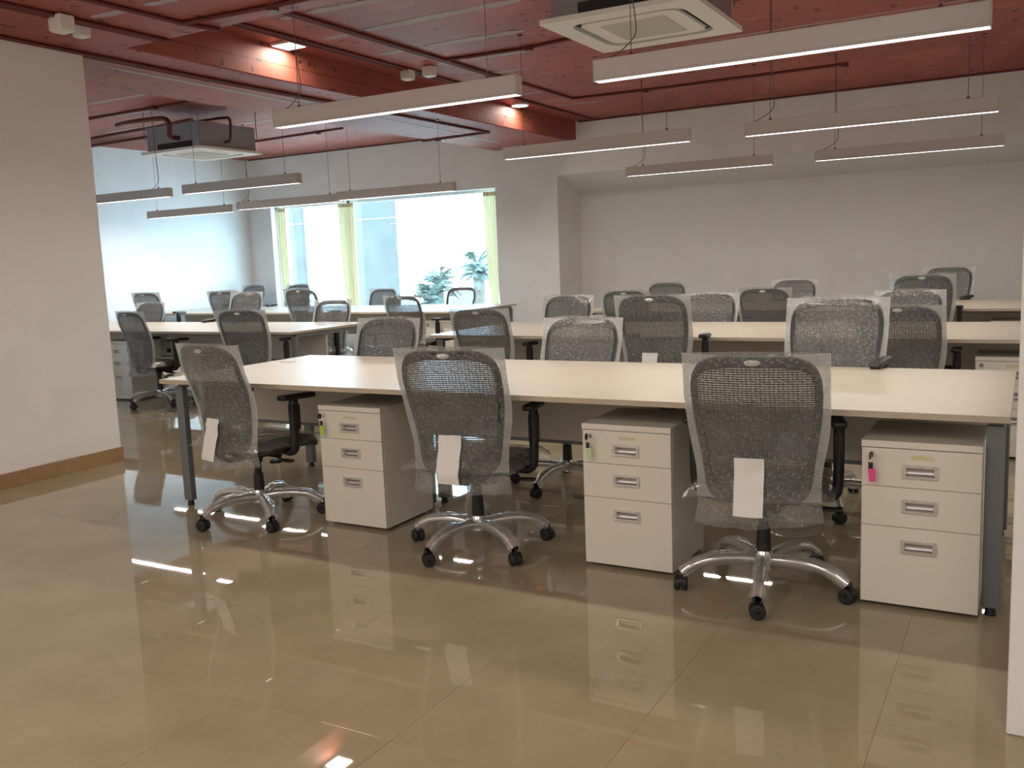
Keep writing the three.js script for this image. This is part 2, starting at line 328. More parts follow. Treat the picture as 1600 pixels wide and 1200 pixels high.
// curtains gathered in the window reveal
function curtain(x0, x1, label, sway) {
  const t = thing('curtain', label, 'curtain', [(x0 + x1) / 2, 0.66, BACK - 0.055], 0, 'curtains at the window');
  const W = x1 - x0, n = Math.max(3, Math.round(W / 0.06));
  part('cloth', sheet(n * 10, 16, (u, v) => { const wv = W * (1 - sway * (1 - v) * (1 - v) * 0.45); return [(u - 0.5) * wv + sway * 0.25 * W * (1 - v) * 0.5, v * 1.655, 0.016 * Math.sin(u * n * Math.PI * 2 + 0.6 * Math.sin(v * 3)) * (0.8 + 0.3 * v)]; }), M.curtain, t);
  part('header_tape', sheet(n * 10, 2, (u, v) => [(u - 0.5) * W, 1.60 + v * 0.055, 0.017 * Math.sin(u * n * Math.PI * 2 + 0.08) + 0.004]), M.curtain, t);
}
curtain(-11.0, -10.82, 'narrow pale yellow curtain at the left end of the window', 0.3);
curtain(-9.70, -9.38, 'gathered pale yellow curtain in the middle of the window', 0.5);
curtain(-6.99, -6.77, 'pale yellow curtain at the right end of the window', 0.8);

// ---------------------------------------------------------------- lamps
function pendant(x0, x1, z, label, cord, y0 = 2.17) {
  const L = x1 - x0, cx = (x0 + x1) / 2, H = 0.098, Wd = 0.07;
  const t = thing('pendant_lamp', label, 'lamp', [cx, y0, z], 0, 'linear pendant lamps');
  part('housing', merge([box(-L / 2, L / 2, 0.006, H, -Wd / 2, Wd / 2, 0.003), box(-L / 2, L / 2, -0.001, 0.01, -Wd / 2, -Wd / 2 + 0.004), box(-L / 2, L / 2, -0.001, 0.01, Wd / 2 - 0.004, Wd / 2)]), M.housing, t);
  part('end_cap', box(-L / 2 - 0.003, -L / 2, -0.001, H, -Wd / 2, Wd / 2, 0.001), M.housing, t);
  part('end_cap', box(L / 2, L / 2 + 0.003, -0.001, H, -Wd / 2, Wd / 2, 0.001), M.housing, t);
  part('diffuser', box(-L / 2 + 0.004, L / 2 - 0.004, 0.001, 0.006, -Wd / 2 + 0.0045, Wd / 2 - 0.0045), M.diffuser, t);
  for (const s of [-1, 1]) {
    const x = s * (L / 2 - 0.18), top = ceilAt(cx + x, z) - y0;
    const c = part('suspension_cable', merge([rod([x, H, 0], [x, top, 0], 0.0022, 5), new THREE.CylinderGeometry(0.008, 0.012, 0.018, 10).translate(x, H + 0.009, 0), new THREE.CylinderGeometry(0.02, 0.02, 0.012, 12).translate(x, top - 0.006, 0)]), M.cable, t);
    if (cord && s === cord) part('power_cord', tube([[x + 0.01, top, 0.01], [x + 0.012, lerp(H, top, 0.5), 0.012], [x + 0.03, H + 0.1, 0.01], [x - 0.05, H + 0.03, 0.0], [x - 0.12, H, 0]], 0.003, 40, 6), M.cable, t);
  }
  const l = new THREE.RectAreaLight(LAMP_COLOR, PENDANT_LIGHT, L - 0.01, Wd - 0.01);
  l.name = 'pendant_light'; l.position.set(cx, y0 - 0.003, z); l.rotation.x = -Math.PI / 2; scene.add(l);
}
pendant(-1.85, -0.17, -4.20, 'largest white pendant lamp, hanging at upper right below the air conditioner', -1);
pendant(-3.94, -2.30, -4.24, 'large white pendant lamp hanging across the red beam at upper centre', -1);
pendant(-1.87, -0.22, -6.93, 'pendant lamp hanging right behind and below the largest lamp', -1);
pendant(-3.88, -2.28, -6.88, 'pendant lamp in front of the left corner of the wall recess', 0);
pendant(-1.87, -0.25, -9.46, 'farthest pendant lamp at the right, low against the recessed wall', -1);
pendant(-3.82, -2.28, -9.42, 'farthest pendant lamp over the right desks, left of centre in the recess', -1);
pendant(-7.99, -6.36, -7.10, 'pendant lamp just below the far air conditioner, with its right end under the beam', 0);
pendant(-10.0, -8.31, -7.18, 'pendant lamp partly hidden behind the left wall', 1);
pendant(-10.86, -9.20, -8.98, 'smallest far pendant lamp, in front of the daylit left wall', 0, 2.10);
pendant(-8.92, -7.22, -8.78, 'pendant lamp overlapping the left end of the window top', -1, 2.10);
pendant(-7.12, -5.50, -8.60, 'pendant lamp in front of the top of the window, right of centre', 0, 2.10);

function downlight(x, z, y, label, power, round) {
  const t = thing('ceiling_downlight', label, 'lamp', [x, y, z], 0, 'ceiling downlights');
  const s = 0.105;
  part('housing', round ? merge([new THREE.CylinderGeometry(s, s, 0.022, 28).translate(0, -0.013, 0)]) : box(-s, s, -0.024, -0.001, -s, s, 0.004), M.white, t);
  part('diffuser', round ? new THREE.CylinderGeometry(s - 0.012, s - 0.012, 0.004, 28).translate(0, -0.026, 0) : box(-s + 0.012, s - 0.012, -0.028, -0.024, -s + 0.012, s - 0.012), M.diffuser, t);
  const l = new THREE.RectAreaLight(LAMP_COLOR, power, 0.17, 0.17);
  l.name = 'downlight_light'; l.position.set(x, y - 0.030, z); l.rotation.x = -Math.PI / 2; scene.add(l);
}
downlight(-5.325, -5.93, CEIL, 'square glowing downlight under the ceiling beside the beam, nearer one', DOWNLIGHT_LIGHT, false);
downlight(-5.325, -9.84, CEIL, 'round glowing downlight under the ceiling beside the beam, farther one', DOWNLIGHT_LIGHT, true);
// assumed panels out of view, added to light surfaces that face the camera
for (const [x, z, w] of [[-4.4, 0.3, 'left'], [-1.9, 0.3, 'middle'], [0.6, 0.3, 'right'], [-4.4, 1.9, 'rear left'], [-1.9, 1.9, 'rear middle'], [0.6, 1.9, 'rear right']]) {
  const t = thing('added_light_panel', `added unseen ceiling light panel behind the camera, ${w} one`, 'lamp', [x, CEIL, z], 0, 'added unseen light panels');
  part('housing', box(-0.3, 0.3, -0.045, -0.001, -0.3, 0.3, 0.005), M.white, t);
  part('diffuser', box(-0.28, 0.28, -0.049, -0.045, -0.28, 0.28), M.diffuser, t);
  const l = new THREE.RectAreaLight(LAMP_COLOR, ADDED_PANEL_LIGHT, 0.54, 0.54);
  l.name = 'added_panel_light'; l.position.set(x, CEIL - 0.052, z); l.rotation.x = -Math.PI / 2; scene.add(l);
}

// ---------------------------------------------------------------- air conditioners
function cassette(cx, cz, y, label) {
  const t = thing('ceiling_cassette', label, 'air conditioner', [cx, y, cz], 0, 'ceiling cassettes');
  const h = 0.475, b = 0.42;
  const rr4 = (s, r) => { const q = new THREE.Shape(); q.moveTo(-s + r, -s); q.lineTo(s - r, -s); q.quadraticCurveTo(s, -s, s, -s + r); q.lineTo(s, s - r); q.quadraticCurveTo(s, s, s - r, s); q.lineTo(-s + r, s); q.quadraticCurveTo(-s, s, -s, s - r); q.lineTo(-s, -s + r); q.quadraticCurveTo(-s, -s, -s + r, -s); return q; };
  const flat = (shape, d, y0) => { const g = new THREE.ExtrudeGeometry(shape, { depth: d, bevelEnabled: false, curveSegments: 10 }); g.rotateX(Math.PI / 2); g.translate(0, y0, 0); return metreUV(g); };
  const outer = rr4(h, 0.015); outer.holes.push(rr4(0.35, 0.12));
  part('panel', flat(outer, 0.028, 0.028), M.white, t);
  part('outlet_slot_shade', flat(rr4(0.36, 0.12), 0.01, 0.034), M.nearBlack, t);  // dark plate paints the shade inside the air outlet
  const inner = part('intake_panel', flat(rr4(0.305, 0.085), 0.022, 0.026), M.white, t);
  const lou = []; for (let k = -11; k <= 11; k++) lou.push(box(-0.2, 0.2, -0.003, 0.004, k * 0.0185 - 0.005, k * 0.0185 + 0.005));
  part('intake_grille', merge(lou), M.grille, inner);
  for (const [a, ry] of [[0, 0], [1, Math.PI / 2], [2, Math.PI], [3, -Math.PI / 2]]) { const o = part('flap', box(-0.23, 0.23, 0.006, 0.011, 0.309, 0.321, 0.002), M.satin, t); o.rotation.y = ry; }
  const body = part('body', box(-b, b, 0.028, 0.30, -b, b, 0.006), M.galvanised, t);
  part('drain_cover', box(-0.24, 0.3, 0.032, 0.10, b, b + 0.012), M.nearBlack, body);
  for (const [x, z] of [[-b, -b], [b, -b], [-b, b], [b, b]]) part('hanger_rod', rod([x * 1.03, 0.15, z * 1.03], [x * 1.03, CEIL - y, z * 1.03], 0.005, 6), M.steel, t);
  part('refrigerant_pipe', merge([tube([[0.10, 0.14, b], [0.10, 0.14, b + 0.10], [0.14, 0.16, b + 0.16], [0.16, 0.28, b + 0.17], [0.05, 0.34, b + 0.16], [-0.5, 0.36, b + 0.14], [-0.9, 0.38, b]], 0.026, 60, 10)]), M.redPipe, t);
  part('drain_hose', tube([[b, 0.10, 0.05], [b + 0.08, 0.11, 0.05], [b + 0.10, 0.25, 0.05], [b + 0.06, 0.36, 0.03], [b - 0.25, 0.38, 0], [-b, 0.39, -0.05]], 0.016, 50, 8), M.redPipe, t);
}
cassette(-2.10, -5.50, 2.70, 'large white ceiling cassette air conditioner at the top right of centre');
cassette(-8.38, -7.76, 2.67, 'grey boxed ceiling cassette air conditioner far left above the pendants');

// ---------------------------------------------------------------- conduits and sensors under the ceiling
function conduit(label, paths, boxes = [], r = 0.015) {
  const p0 = paths[0][0], t = thing('ceiling_conduit', label, 'conduit', [p0[0], p0[1], p0[2]]), rel = (p) => [p[0] - p0[0], p[1] - p0[1], p[2] - p0[2]];
  for (const p of paths) for (let k = 0; k + 1 < p.length; k++) part('pipe', rod(rel(p[k]), rel(p[k + 1]), r, 8), M.redPipe, t);
  for (const b of boxes) { const q = rel(b); part('junction_box', merge([new THREE.CylinderGeometry(0.036, 0.036, 0.045, 14).translate(q[0], q[1] - 0.005, q[2])]), M.redPipe, t); }
}
const yb = BEAM - 0.014, yc = CEIL - 0.014;
conduit('red conduit along the underside of the wide beam', [[[-5.72, yb, -3.2], [-5.77, yb, -5.4], [-5.75, yb, -9.82], [-6.78, yb, -9.9]]], [[-6.54, yb, -9.9]]);
conduit('second red conduit running close beside the beam conduit', [[[-5.79, yb, -3.2], [-5.83, yb, -5.4], [-5.82, yb, -7.4]]], [], 0.010);
conduit('red conduit that carries the white sensor boxes at upper left', [[[-5.03, yb, -3.16], [-5.03, yb, -4.44]], [[-5.08, yb, -3.16], [-5.06, yb, -4.44]]], []);
conduit('red conduit crossing the near beam at the top, with a wired junction box', [[[-4.62, yb, -3.16], [-4.61, yb, -4.19], [-3.91, yb, -4.24], [-3.0, yb, -4.25]], [[-4.61, yb, -4.19], [-4.56, yb, -4.44]]], [[-3.92, yb, -4.25]]);
conduit('red conduit running back across the ceiling, then turning right', [[[-4.65, yc, -4.46], [-4.66, yc, -9.88], [-3.8, yc, -9.95], [-1.69, yc, -9.96]], [[-4.69, yc, -4.46], [-4.70, yc, -8.6]]], [[-3.8, yc, -9.95], [-1.69, yc, -9.96]]);
conduit('paired red conduit high along the inner side of the beam', [[[-5.13, yc, -4.46], [-5.15, yc, -11.6]], [[-5.19, yc, -4.46], [-5.20, yc, -8.9]]], []);
conduit('red branch conduit leading towards the nearer air conditioner', [[[-4.69, yc, -7.22], [-3.89, yc, -7.28], [-2.6, yc, -7.1]]], [[-3.82, yc, -7.27]]);
conduit('red conduit crossing the ceiling in front of the far air conditioner', [[[-11.5, yc, -7.25], [-9.63, yc, -7.2], [-6.76, yc, -7.14]]], [[-8.4, yc, -7.15]]);
conduit('thick red pipe run to the far air conditioner', [[[-11.55, yc, -8.30], [-8.8, yc, -8.02]], [[-11.55, yc - 0.02, -8.58], [-8.8, yc - 0.02, -8.46]]], [], 0.022);
conduit('red conduit right of the far air conditioner with a junction box', [[[-8.0, yc, -9.84], [-9.87, yc, -9.98]]], [[-8.46, yc, -9.88]]);
conduit('dark red conduit along the junction of ceiling and back wall', [[[-5.4, yc + 0.004, BACK + 0.02], [0.5, yc + 0.004, BACK + 0.02]]], [], 0.012);
conduit('dark red conduit along the left part of the back wall top', [[[-11.5, yc + 0.004, BACK + 0.02], [-6.75, yc + 0.004, BACK + 0.02]]], [], 0.010);
function sensor(x, y, z, label, s = 1) {
  const t = thing('sensor_box', label, 'sensor', [x, y, z], 0, 'white sensor boxes');
  part('casing', box(-0.055 * s, 0.055 * s, -0.09 * s, 0, -0.05 * s, 0.05 * s, 0.006), M.white, t);
  part('cover', box(-0.045 * s, 0.045 * s, -0.096 * s, -0.09 * s, -0.04 * s, 0.04 * s, 0.002), M.white, t);
}
sensor(-5.03, yb + 0.006, -3.66, 'larger cream sensor box under the conduit at upper left');
sensor(-5.15, yb + 0.01, -3.88, 'small cream sensor box just behind the larger one at upper left', 0.75);
sensor(-5.17, yc, -7.36, 'small white box on the beam conduit near the ceiling, left of a pair', 0.95);
sensor(-4.95, yc + 0.01, -7.40, 'small white box near the ceiling, right of a pair', 0.95);

// ---------------------------------------------------------------- desks
function desk(x0, x1, zf, zb, label, sockets) {
  const L = x1 - x0, D = zf - zb, cx = (x0 + x1) / 2, cz = (zf + zb) / 2;
  const t = thing('workstation_desk', label, 'desk', [cx, 0, cz], 0, 'white workstation desks');
  const hx = L / 2, hz = D / 2;
  part('tabletop', box(-hx, hx, 0.727, 0.75, -hz + 0.002, hz - 0.002, 0.002), M.desk, t);
  for (const s of [-1, 1]) part('edge_band', box(-hx, hx, 0.7262, 0.7494, s > 0 ? hz - 0.002 : -hz, s > 0 ? hz : -hz + 0.002), M.edge, t);
  const n = Math.round(L / 1.4), xs = []; for (let k = 0; k <= n; k++) xs.push(-hx + 0.045 + (L - 0.09) * k / n);
  xs.forEach((x, k) => {
    const inset = k === 0 || k === n ? 0.11 : hz - 0.07;
    for (const s of [-1, 1]) {
      const z = s * (hz - inset);
      part('leg', merge([box(x - 0.03, x + 0.03, 0.03, 0.70, z - 0.02, z + 0.02, 0.004)]), M.steel, t);
      part('foot', new THREE.CylinderGeometry(0.016, 0.02, 0.03, 12).translate(x, 0.015, z), M.black, t);
    }
    part('cross_bar', box(x - 0.025, x + 0.025, 0.687, 0.727, -hz + inset, hz - inset, 0.003), M.steel, t);
  });
  for (const s of [-1, 1]) part('side_rail', box(-hx + 0.05, hx - 0.05, 0.69, 0.727, s * 0.32 - 0.02, s * 0.32 + 0.02, 0.003), M.steel, t);
  for (let k = 0; k < n; k++) {
    const a = -hx + 0.08 + (L - 0.16) * k / n, b = -hx + 0.08 + (L - 0.16) * (k + 1) / n - 0.006;
    const p = part('modesty_panel', box(a, b, 0.42, 0.70, -0.01, 0.01, 0.002), M.panel, t);
    part('bottom_channel', box(a, b, 0.405, 0.42, -0.014, 0.014), M.steel, p);
    for (const f of sockets) part('power_socket', box(a + f - 0.032, a + f + 0.032, 0.46, 0.505, 0.010, 0.016, 0.002), M.black, p);
    part('cable_tray', box(a + 0.1, b - 0.1, 0.62, 0.69, -0.10, -0.02, 0.003), M.steel, t);
  }
  return t;
}
desk(-4.275, -0.045, -3.50, -4.76, 'long pale workstation desk in the front row', [0.35]);
desk(-4.31, 0.2, -6.24, -7.60, 'long pale workstation desk in the middle row, right part of the room', [0.85]);
desk(-4.31, 0.2, -9.06, -10.50, 'farthest pale workstation desk below the recessed wall', [0.85]);
desk(-11.5, -5.98, -6.40, -7.62, 'pale workstation desk at left, partly hidden by the left wall', [0.4]);
desk(-11.5, -5.95, -9.20, -10.70, 'pale workstation desk right in front of the window', [0.4]);
{
  const t = thing('desk_offcut', 'small flat beige strip lying on the left end of the front desk', 'offcut', [-4.12, 0.7505, -4.38], 0.15);
  part('strip', box(-0.05, 0.05, 0, 0.004, -0.02, 0.02, 0.001), M.paper, t);
}

// ---------------------------------------------------------------- pedestals
const pedGeo = (() => {
  const W = 0.40, H = 0.635, D = 0.42, w = W / 2;
  const front = (y0, y1, hy) => {
    const s = new THREE.Shape(); s.moveTo(-w + 0.002, y0); s.lineTo(w - 0.002, y0); s.lineTo(w - 0.002, y1); s.lineTo(-w + 0.002, y1); s.closePath();
    const h = new THREE.Path(); h.moveTo(-0.048, hy - 0.016); h.lineTo(-0.048, hy + 0.016); h.lineTo(0.048, hy + 0.016); h.lineTo(0.048, hy - 0.016); h.closePath(); s.holes.push(h);
    const g = new THREE.ExtrudeGeometry(s, { depth: 0.016, bevelEnabled: true, bevelThickness: 0.001, bevelSize: 0.001, bevelSegments: 1 }); g.translate(0, 0, -0.018); return metreUV(g);
  };
  const bars = (hy) => merge([box(-0.060, 0.060, hy + 0.015, hy + 0.025, 0.0, 0.006, 0.002), box(-0.060, 0.060, hy - 0.025, hy - 0.015, 0.0, 0.006, 0.002), box(-0.060, -0.047, hy - 0.016, hy + 0.016, 0, 0.006, 0.002), box(0.047, 0.060, hy - 0.016, hy + 0.016, 0, 0.006, 0.002)]);
  const cup = (hy) => merge([sheet(2, 10, (u, v) => { const a = v * Math.PI; return [(u - 0.5) * 0.096, hy - 0.0165 * Math.cos(a), -0.014 * Math.sin(a) + 0.001]; })]);
  const dr = [[0.466, 0.606, 0.525], [0.316, 0.462, 0.395], [0.018, 0.312, 0.242]];
  return { W, H, D, dr, fronts: dr.map((d) => front(...d)), bars: dr.map((d) => bars(d[2])), cups: dr.map((d) => cup(d[2])), body: merge([box(-w, -w + 0.016, 0.015, 0.61, -D, -0.019), box(w - 0.016, w, 0.015, 0.61, -D, -0.019), box(-w, w, 0.015, 0.61, -D, -D + 0.012), box(-w, w, 0.015, 0.03, -D, -0.019)]), top: box(-w - 0.001, w + 0.001, 0.61, H, -D, 0.001, 0.0015) };
})();
function pedestal(x0, zf, label) {
  const t = thing('drawer_pedestal', label, 'drawer unit', [x0 + 0.2, 0, zf], 0, 'drawer pedestals');
  part('body', pedGeo.body, M.cabinet, t); part('top_panel', pedGeo.top, M.cabinet, t);
  pedGeo.dr.forEach((d, k) => {
    const f = part('drawer', pedGeo.fronts[k], M.cabinet, t);
    part('handle', pedGeo.bars[k], M.chrome, f, 'chrome recessed handle'); part('handle_cup', pedGeo.cups[k], M.satin, f);
    if (k === 0) {
      part('lock', merge([new THREE.CylinderGeometry(0.0115, 0.0125, 0.008, 20).rotateX(Math.PI / 2).translate(-0.165, 0.583, 0.004)]), M.chrome, f);
      part('tape_residue', sheet(10, 1, (u, v) => [-0.03 + u * 0.075, 0.572 + v * (0.014 + 0.003 * Math.sin(u * 17)), 0.0006]), M.residue, f);
    }
  });
  for (const [x, z] of [[-0.16, -0.06], [0.16, -0.06], [-0.16, -0.36], [0.16, -0.36]]) part('foot', new THREE.CylinderGeometry(0.02, 0.02, 0.016, 10).translate(x, 0.008, z), M.black, t);
}
function key(x, zf, tag, label, turn) {
  const t = thing('key', label, 'key', [x + 0.2 - 0.165, 0.583, zf + 0.008], 0, 'keys in the pedestal locks');
  part('blade', merge([box(-0.0012, 0.0012, -0.006, 0.006, 0, 0.016)]), M.chrome, t);
  part('bow', merge([new THREE.CylinderGeometry(0.013, 0.013, 0.005, 16).rotateZ(Math.PI / 2).scale(1, 1.1, 1).translate(0, 0, 0.024)]), M.black, t);
  part('ring', new THREE.TorusGeometry(0.010, 0.001, 6, 16).rotateY(Math.PI / 2 + 0.4).translate(0, -0.018, 0.026), M.chrome, t);
  part('spare_key', box(-0.008, 0.008, -0.058, -0.026, 0.012, 0.016, 0.002), M.black, t);
  const g = box(-0.012, 0.012, -0.098, -0.050, 0.016, 0.019, 0.002); g.rotateZ(turn); part('tag', g, tag, t);
}
pedestal(-3.205, -3.60, 'white three drawer pedestal between the left and middle front chairs');
pedestal(-1.668, -3.535, 'white three drawer pedestal between the middle and right front chairs');
pedestal(-0.527, -3.535, 'white three drawer pedestal at the right end of the front desk');
key(-3.205, -3.60, M.tagGreen, 'key with yellow green tag in the left front pedestal lock', 0.05);
key(-1.668, -3.535, M.tagPale, 'key with pale green tag in the middle front pedestal lock', 0.1);
key(-0.527, -3.535, M.tagPink, 'key with pink tag in the right front pedestal lock', 0.08);
pedestal(-0.285, -6.32, 'white pedestal under the right end of the middle desk');
pedestal(-0.30, -9.12, 'white pedestal under the right end of the farthest desk');
pedestal(-6.45, -9.28, 'white pedestal under the right end of the desk at the window');
pedestal(-8.72, -6.46, 'white pedestal beside the left wall edge under the left desk');

// ---------------------------------------------------------------- chairs
const outlineHalf = [[0, 0.970], [0.10, 0.969], [0.165, 0.960], [0.208, 0.934], [0.231, 0.890], [0.238, 0.83], [0.234, 0.75], [0.224, 0.67], [0.211, 0.59], [0.199, 0.50], [0.184, 0.44], [0.150, 0.408], [0.08, 0.394], [0, 0.390]];
const zBack = (x, y) => { const q = Math.max(0, (y - 0.42) / 0.55); return 0.205 + 0.105 * Math.pow(q, 1.25) - 0.025 * Math.sin(Math.PI * Math.min(1, q * 1.35)) - 0.75 * x * x; };
const chairGeo = (() => {
  const G = {};
  const full = [...outlineHalf.map(([x, y]) => V(x, y, 0)), ...outlineHalf.slice(1, -1).reverse().map(([x, y]) => V(-x, y, 0))];
  const N = 96, pts = new THREE.CatmullRomCurve3(full, true, 'catmullrom', 0.5).getSpacedPoints(N).slice(0, N);
  const nrm = pts.map((p, k) => { const d = pts[(k + 1) % N].clone().sub(pts[(k + N - 1) % N]).normalize(); let n = V(d.y, -d.x, 0); if (n.dot(V(-p.x, 0.70 - p.y, 0)) < 0) n.negate(); return n; });
  const bandW = (p) => 0.030 + 0.016 * smooth(0.90, 0.965, p.y) + 0.006 * smooth(0.5, 0.43, p.y);
  { // frame band
    const sec = [[0, 0], [0.12, 0.75], [0.3, 1], [0.75, 1], [0.95, 0.6], [1, 0], [0.95, -0.6], [0.75, -1], [0.3, -1], [0.12, -0.75]];
    const pos = [], uv = [], idx = [], m = sec.length;
    for (let k = 0; k < N; k++) sec.forEach(([d, h], q) => { const w = bandW(pts[k]), x = pts[k].x + nrm[k].x * d * w, y = pts[k].y + nrm[k].y * d * w; pos.push(x, y, zBack(x, y) + h * 0.010); uv.push(x, y + q * 0.01); });
    for (let k = 0; k < N; k++) for (let q = 0; q < m; q++) { const a = k * m + q, b = k * m + (q + 1) % m, c = ((k + 1) % N) * m + q, d = ((k + 1) % N) * m + (q + 1) % m; idx.push(a, c, b, b, c, d); }
    const g = new THREE.BufferGeometry(); g.setAttribute('position', new THREE.Float32BufferAttribute(pos, 3)); g.setAttribute('uv', new THREE.Float32BufferAttribute(uv, 2)); g.setIndex(idx); g.computeVertexNormals(); G.frame = g;
  }
  const innerHalf = (y) => { // half width of the opening at height y
    let best = 0; for (let k = 0; k < N; k++) { const w = bandW(pts[k]) * 0.9, n = (k + 1) % N, w2 = bandW(pts[n]) * 0.9; const y0 = pts[k].y + nrm[k].y * w, y1 = pts[n].y + nrm[n].y * w2; if ((y0 - y) * (y1 - y) <= 0) { const t = (y - y0) / ((y1 - y0) || 1e-9); best = Math.max(best, Math.abs(lerp(pts[k].x + nrm[k].x * w, pts[n].x + nrm[n].x * w2, t))); } }
    return best;
  };
  { // woven mesh: horizontal bands and fine uprights
    const list = [];
    for (let y = 0.425; y < 0.928; y += 0.0088) { const h = innerHalf(y); if (h < 0.03) continue; const hh = 0.0033; list.push(sheet(12, 1, (u, v) => { const x = (u * 2 - 1) * h, yy = y + (v - 0.5) * 2 * hh; return [x, yy, zBack(x, yy)]; })); }
    for (let x = -0.20; x <= 0.2001; x += 0.016) { const ys = []; for (let y = 0.41; y < 0.935; y += 0.004) if (innerHalf(y) > Math.abs(x)) ys.push(y); if (ys.length < 4) continue; const a = ys[0], b = ys[ys.length - 1]; list.push(sheet(1, 12, (u, v) => { const xx = x + (u - 0.5) * 0.0032, yy = lerp(a, b, v); return [xx, yy, zBack(xx, yy) - 0.0012]; })); }
    G.mesh = merge(list);
  }
  { const g = new THREE.SphereGeometry(1, 20, 10); g.scale(0.030, 0.0125, 0.004); G.badge = g.translate(0, 0.945, zBack(0, 0.945) + 0.011); }
  { // spine behind the back, down to the mechanism
    const path = [[0.56, 0.018], [0.53, 0.028], [0.48, 0.034], [0.42, 0.032]].map(([y, o]) => V(0, y, zBack(0, y) + o)); path.push(V(0, 0.365, 0.215), V(0, 0.350, 0.16), V(0, 0.355, 0.06));
    const c = new THREE.CatmullRomCurve3(path), sec = [[-0.034, 0], [-0.03, 0.008], [0.03, 0.008], [0.034, 0], [0.03, -0.008], [-0.03, -0.008]], n = 30, pos = [], uv = [], idx = [];
    for (let k = 0; k <= n; k++) { const p = c.getPoint(k / n), d = c.getTangent(k / n), up = V(0, -d.z, d.y), w = 0.75 + 0.25 * (k / n); for (const [a, b] of sec) { pos.push(a * w, p.y + up.y * b, p.z + up.z * b); uv.push(a, k / n); } }
    for (let k = 0; k < n; k++) for (let q = 0; q < 6; q++) { const a = k * 6 + q, b = k * 6 + (q + 1) % 6, e = a + 6, f = b + 6; idx.push(a, b, e, b, f, e); }
    for (let q = 1; q < 5; q++) idx.push(0, q, q + 1, n * 6, n * 6 + q + 1, n * 6 + q);
    const g = new THREE.BufferGeometry(); g.setAttribute('position', new THREE.Float32BufferAttribute(pos, 3)); g.setAttribute('uv', new THREE.Float32BufferAttribute(uv, 2)); g.setIndex(idx); G.spine = toCreasedNormals(g, 0.7);
  }
  { // seat cushion, a rounded slab with a drooping front
    const prof = [[0, 0.455], [0.7, 0.458], [0.9, 0.452], [0.98, 0.436], [1, 0.418], [0.98, 0.400], [0.9, 0.390], [0, 0.388]];
    const n = 48; const g = sheet(n, prof.length - 1, (u, v) => {
      const [s, y] = prof[Math.round(v * (prof.length - 1))], a = u * Math.PI * 2, ca = Math.cos(a), sa = Math.sin(a), e = 0.42;
      const x = 0.245 * s * Math.sign(ca) * Math.pow(Math.abs(ca), e), z = -0.045 + 0.24 * s * Math.sign(sa) * Math.pow(Math.abs(sa), e);
      const front = smooth(-0.12, -0.29, z); return [x, y - 0.035 * front * front - 0.012 * (1 - s) * (y > 0.44 ? 1 : 0), z];
    }, (u, v, p) => [p[0], p[2]]);
    G.seat = g;
    G.seatWrap = [0, 1].map((k) => sheet(26, 26, (u, v) => {
      const a = (u - 0.5) * 2, b = (v - 0.5) * 2, x = 0.275 * a, z = -0.05 + 0.285 * b, r = Math.max(Math.abs(a), Math.abs(b));
      const front = smooth(-0.12, -0.32, z), droop = smooth(0.86, 1, r);
      const wr = 0.006 * (fbm(u, v, 9, 3, 120 + k) - 0.3) + 0.03 * droop * (fbm(u, v, 12, 2, 140 + k) - 0.5);
      return [x, 0.462 - 0.035 * front * front - 0.045 * droop + wr, z];
    }, (u, v, p) => [p[0], p[2]]));
  }
  { // armrests
    const arm = (s) => {
      const post = tube([[s * 0.16, 0.385, -0.03], [s * 0.24, 0.378, -0.03], [s * 0.272, 0.40, -0.03], [s * 0.278, 0.48, -0.03], [s * 0.278, 0.66, -0.035]], 0.021, 28, 10); post.scale(1, 1, 1.25);
      const collar = box(s * 0.278 - 0.02, s * 0.278 + 0.02, 0.50, 0.64, -0.072, -0.018, 0.008);
      return merge([post, collar]);
    };
    G.arms = [arm(-1), arm(1)];
    const pad = (s) => { const g = new RoundedBoxGeometry(0.075, 0.028, 0.25, 4, 0.0135); const p = g.attributes.position; for (let k = 0; k < p.count; k++) { const z = p.getZ(k), t = z / 0.125; p.setX(k, p.getX(k) * (1 - 0.28 * t * t)); p.setY(k, p.getY(k) + 0.012 * t * t * (t < 0 ? -1 : 0.2)); } g.computeVertexNormals(); g.rotateY(s * 0.12); return g.translate(s * 0.27, 0.677, -0.075); };
    G.pads = [pad(-1), pad(1)];
  }
  G.mech = merge([box(-0.09, 0.09, 0.345, 0.388, -0.13, 0.10, 0.012), box(-0.17, 0.17, 0.375, 0.390, -0.08, -0.02, 0.004), new THREE.CylinderGeometry(0.034, 0.028, 0.05, 16).translate(0, 0.335, 0), new THREE.CylinderGeometry(0.02, 0.02, 0.09, 14).rotateZ(Math.PI / 2).translate(0.02, 0.335, -0.10)]);
  G.lever = merge([tube([[0.06, 0.362, 0.0], [0.16, 0.352, 0.0], [0.24, 0.345, 0.01]], 0.005, 10, 6), box(0.225, 0.295, 0.336, 0.348, -0.012, 0.026, 0.005)]);
  G.knob = new THREE.CylinderGeometry(0.034, 0.038, 0.012, 18).translate(0.02, 0.292, -0.11);
  G.liftLow = merge([new THREE.CylinderGeometry(0.020, 0.020, 0.12, 18).translate(0, 0.28, 0), new THREE.CylinderGeometry(0.026, 0.030, 0.11, 18).translate(0, 0.195, 0)]);
  G.liftHigh = merge([new THREE.CylinderGeometry(0.020, 0.020, 0.22, 18).translate(0, 0.32, 0), new THREE.CylinderGeometry(0.026, 0.030, 0.11, 18).translate(0, 0.195, 0)]);
  // five star base
  G.hub = merge([new THREE.CylinderGeometry(0.036, 0.040, 0.055, 22).translate(0, 0.118, 0), new THREE.CylinderGeometry(0.031, 0.036, 0.012, 22).translate(0, 0.151, 0)]);
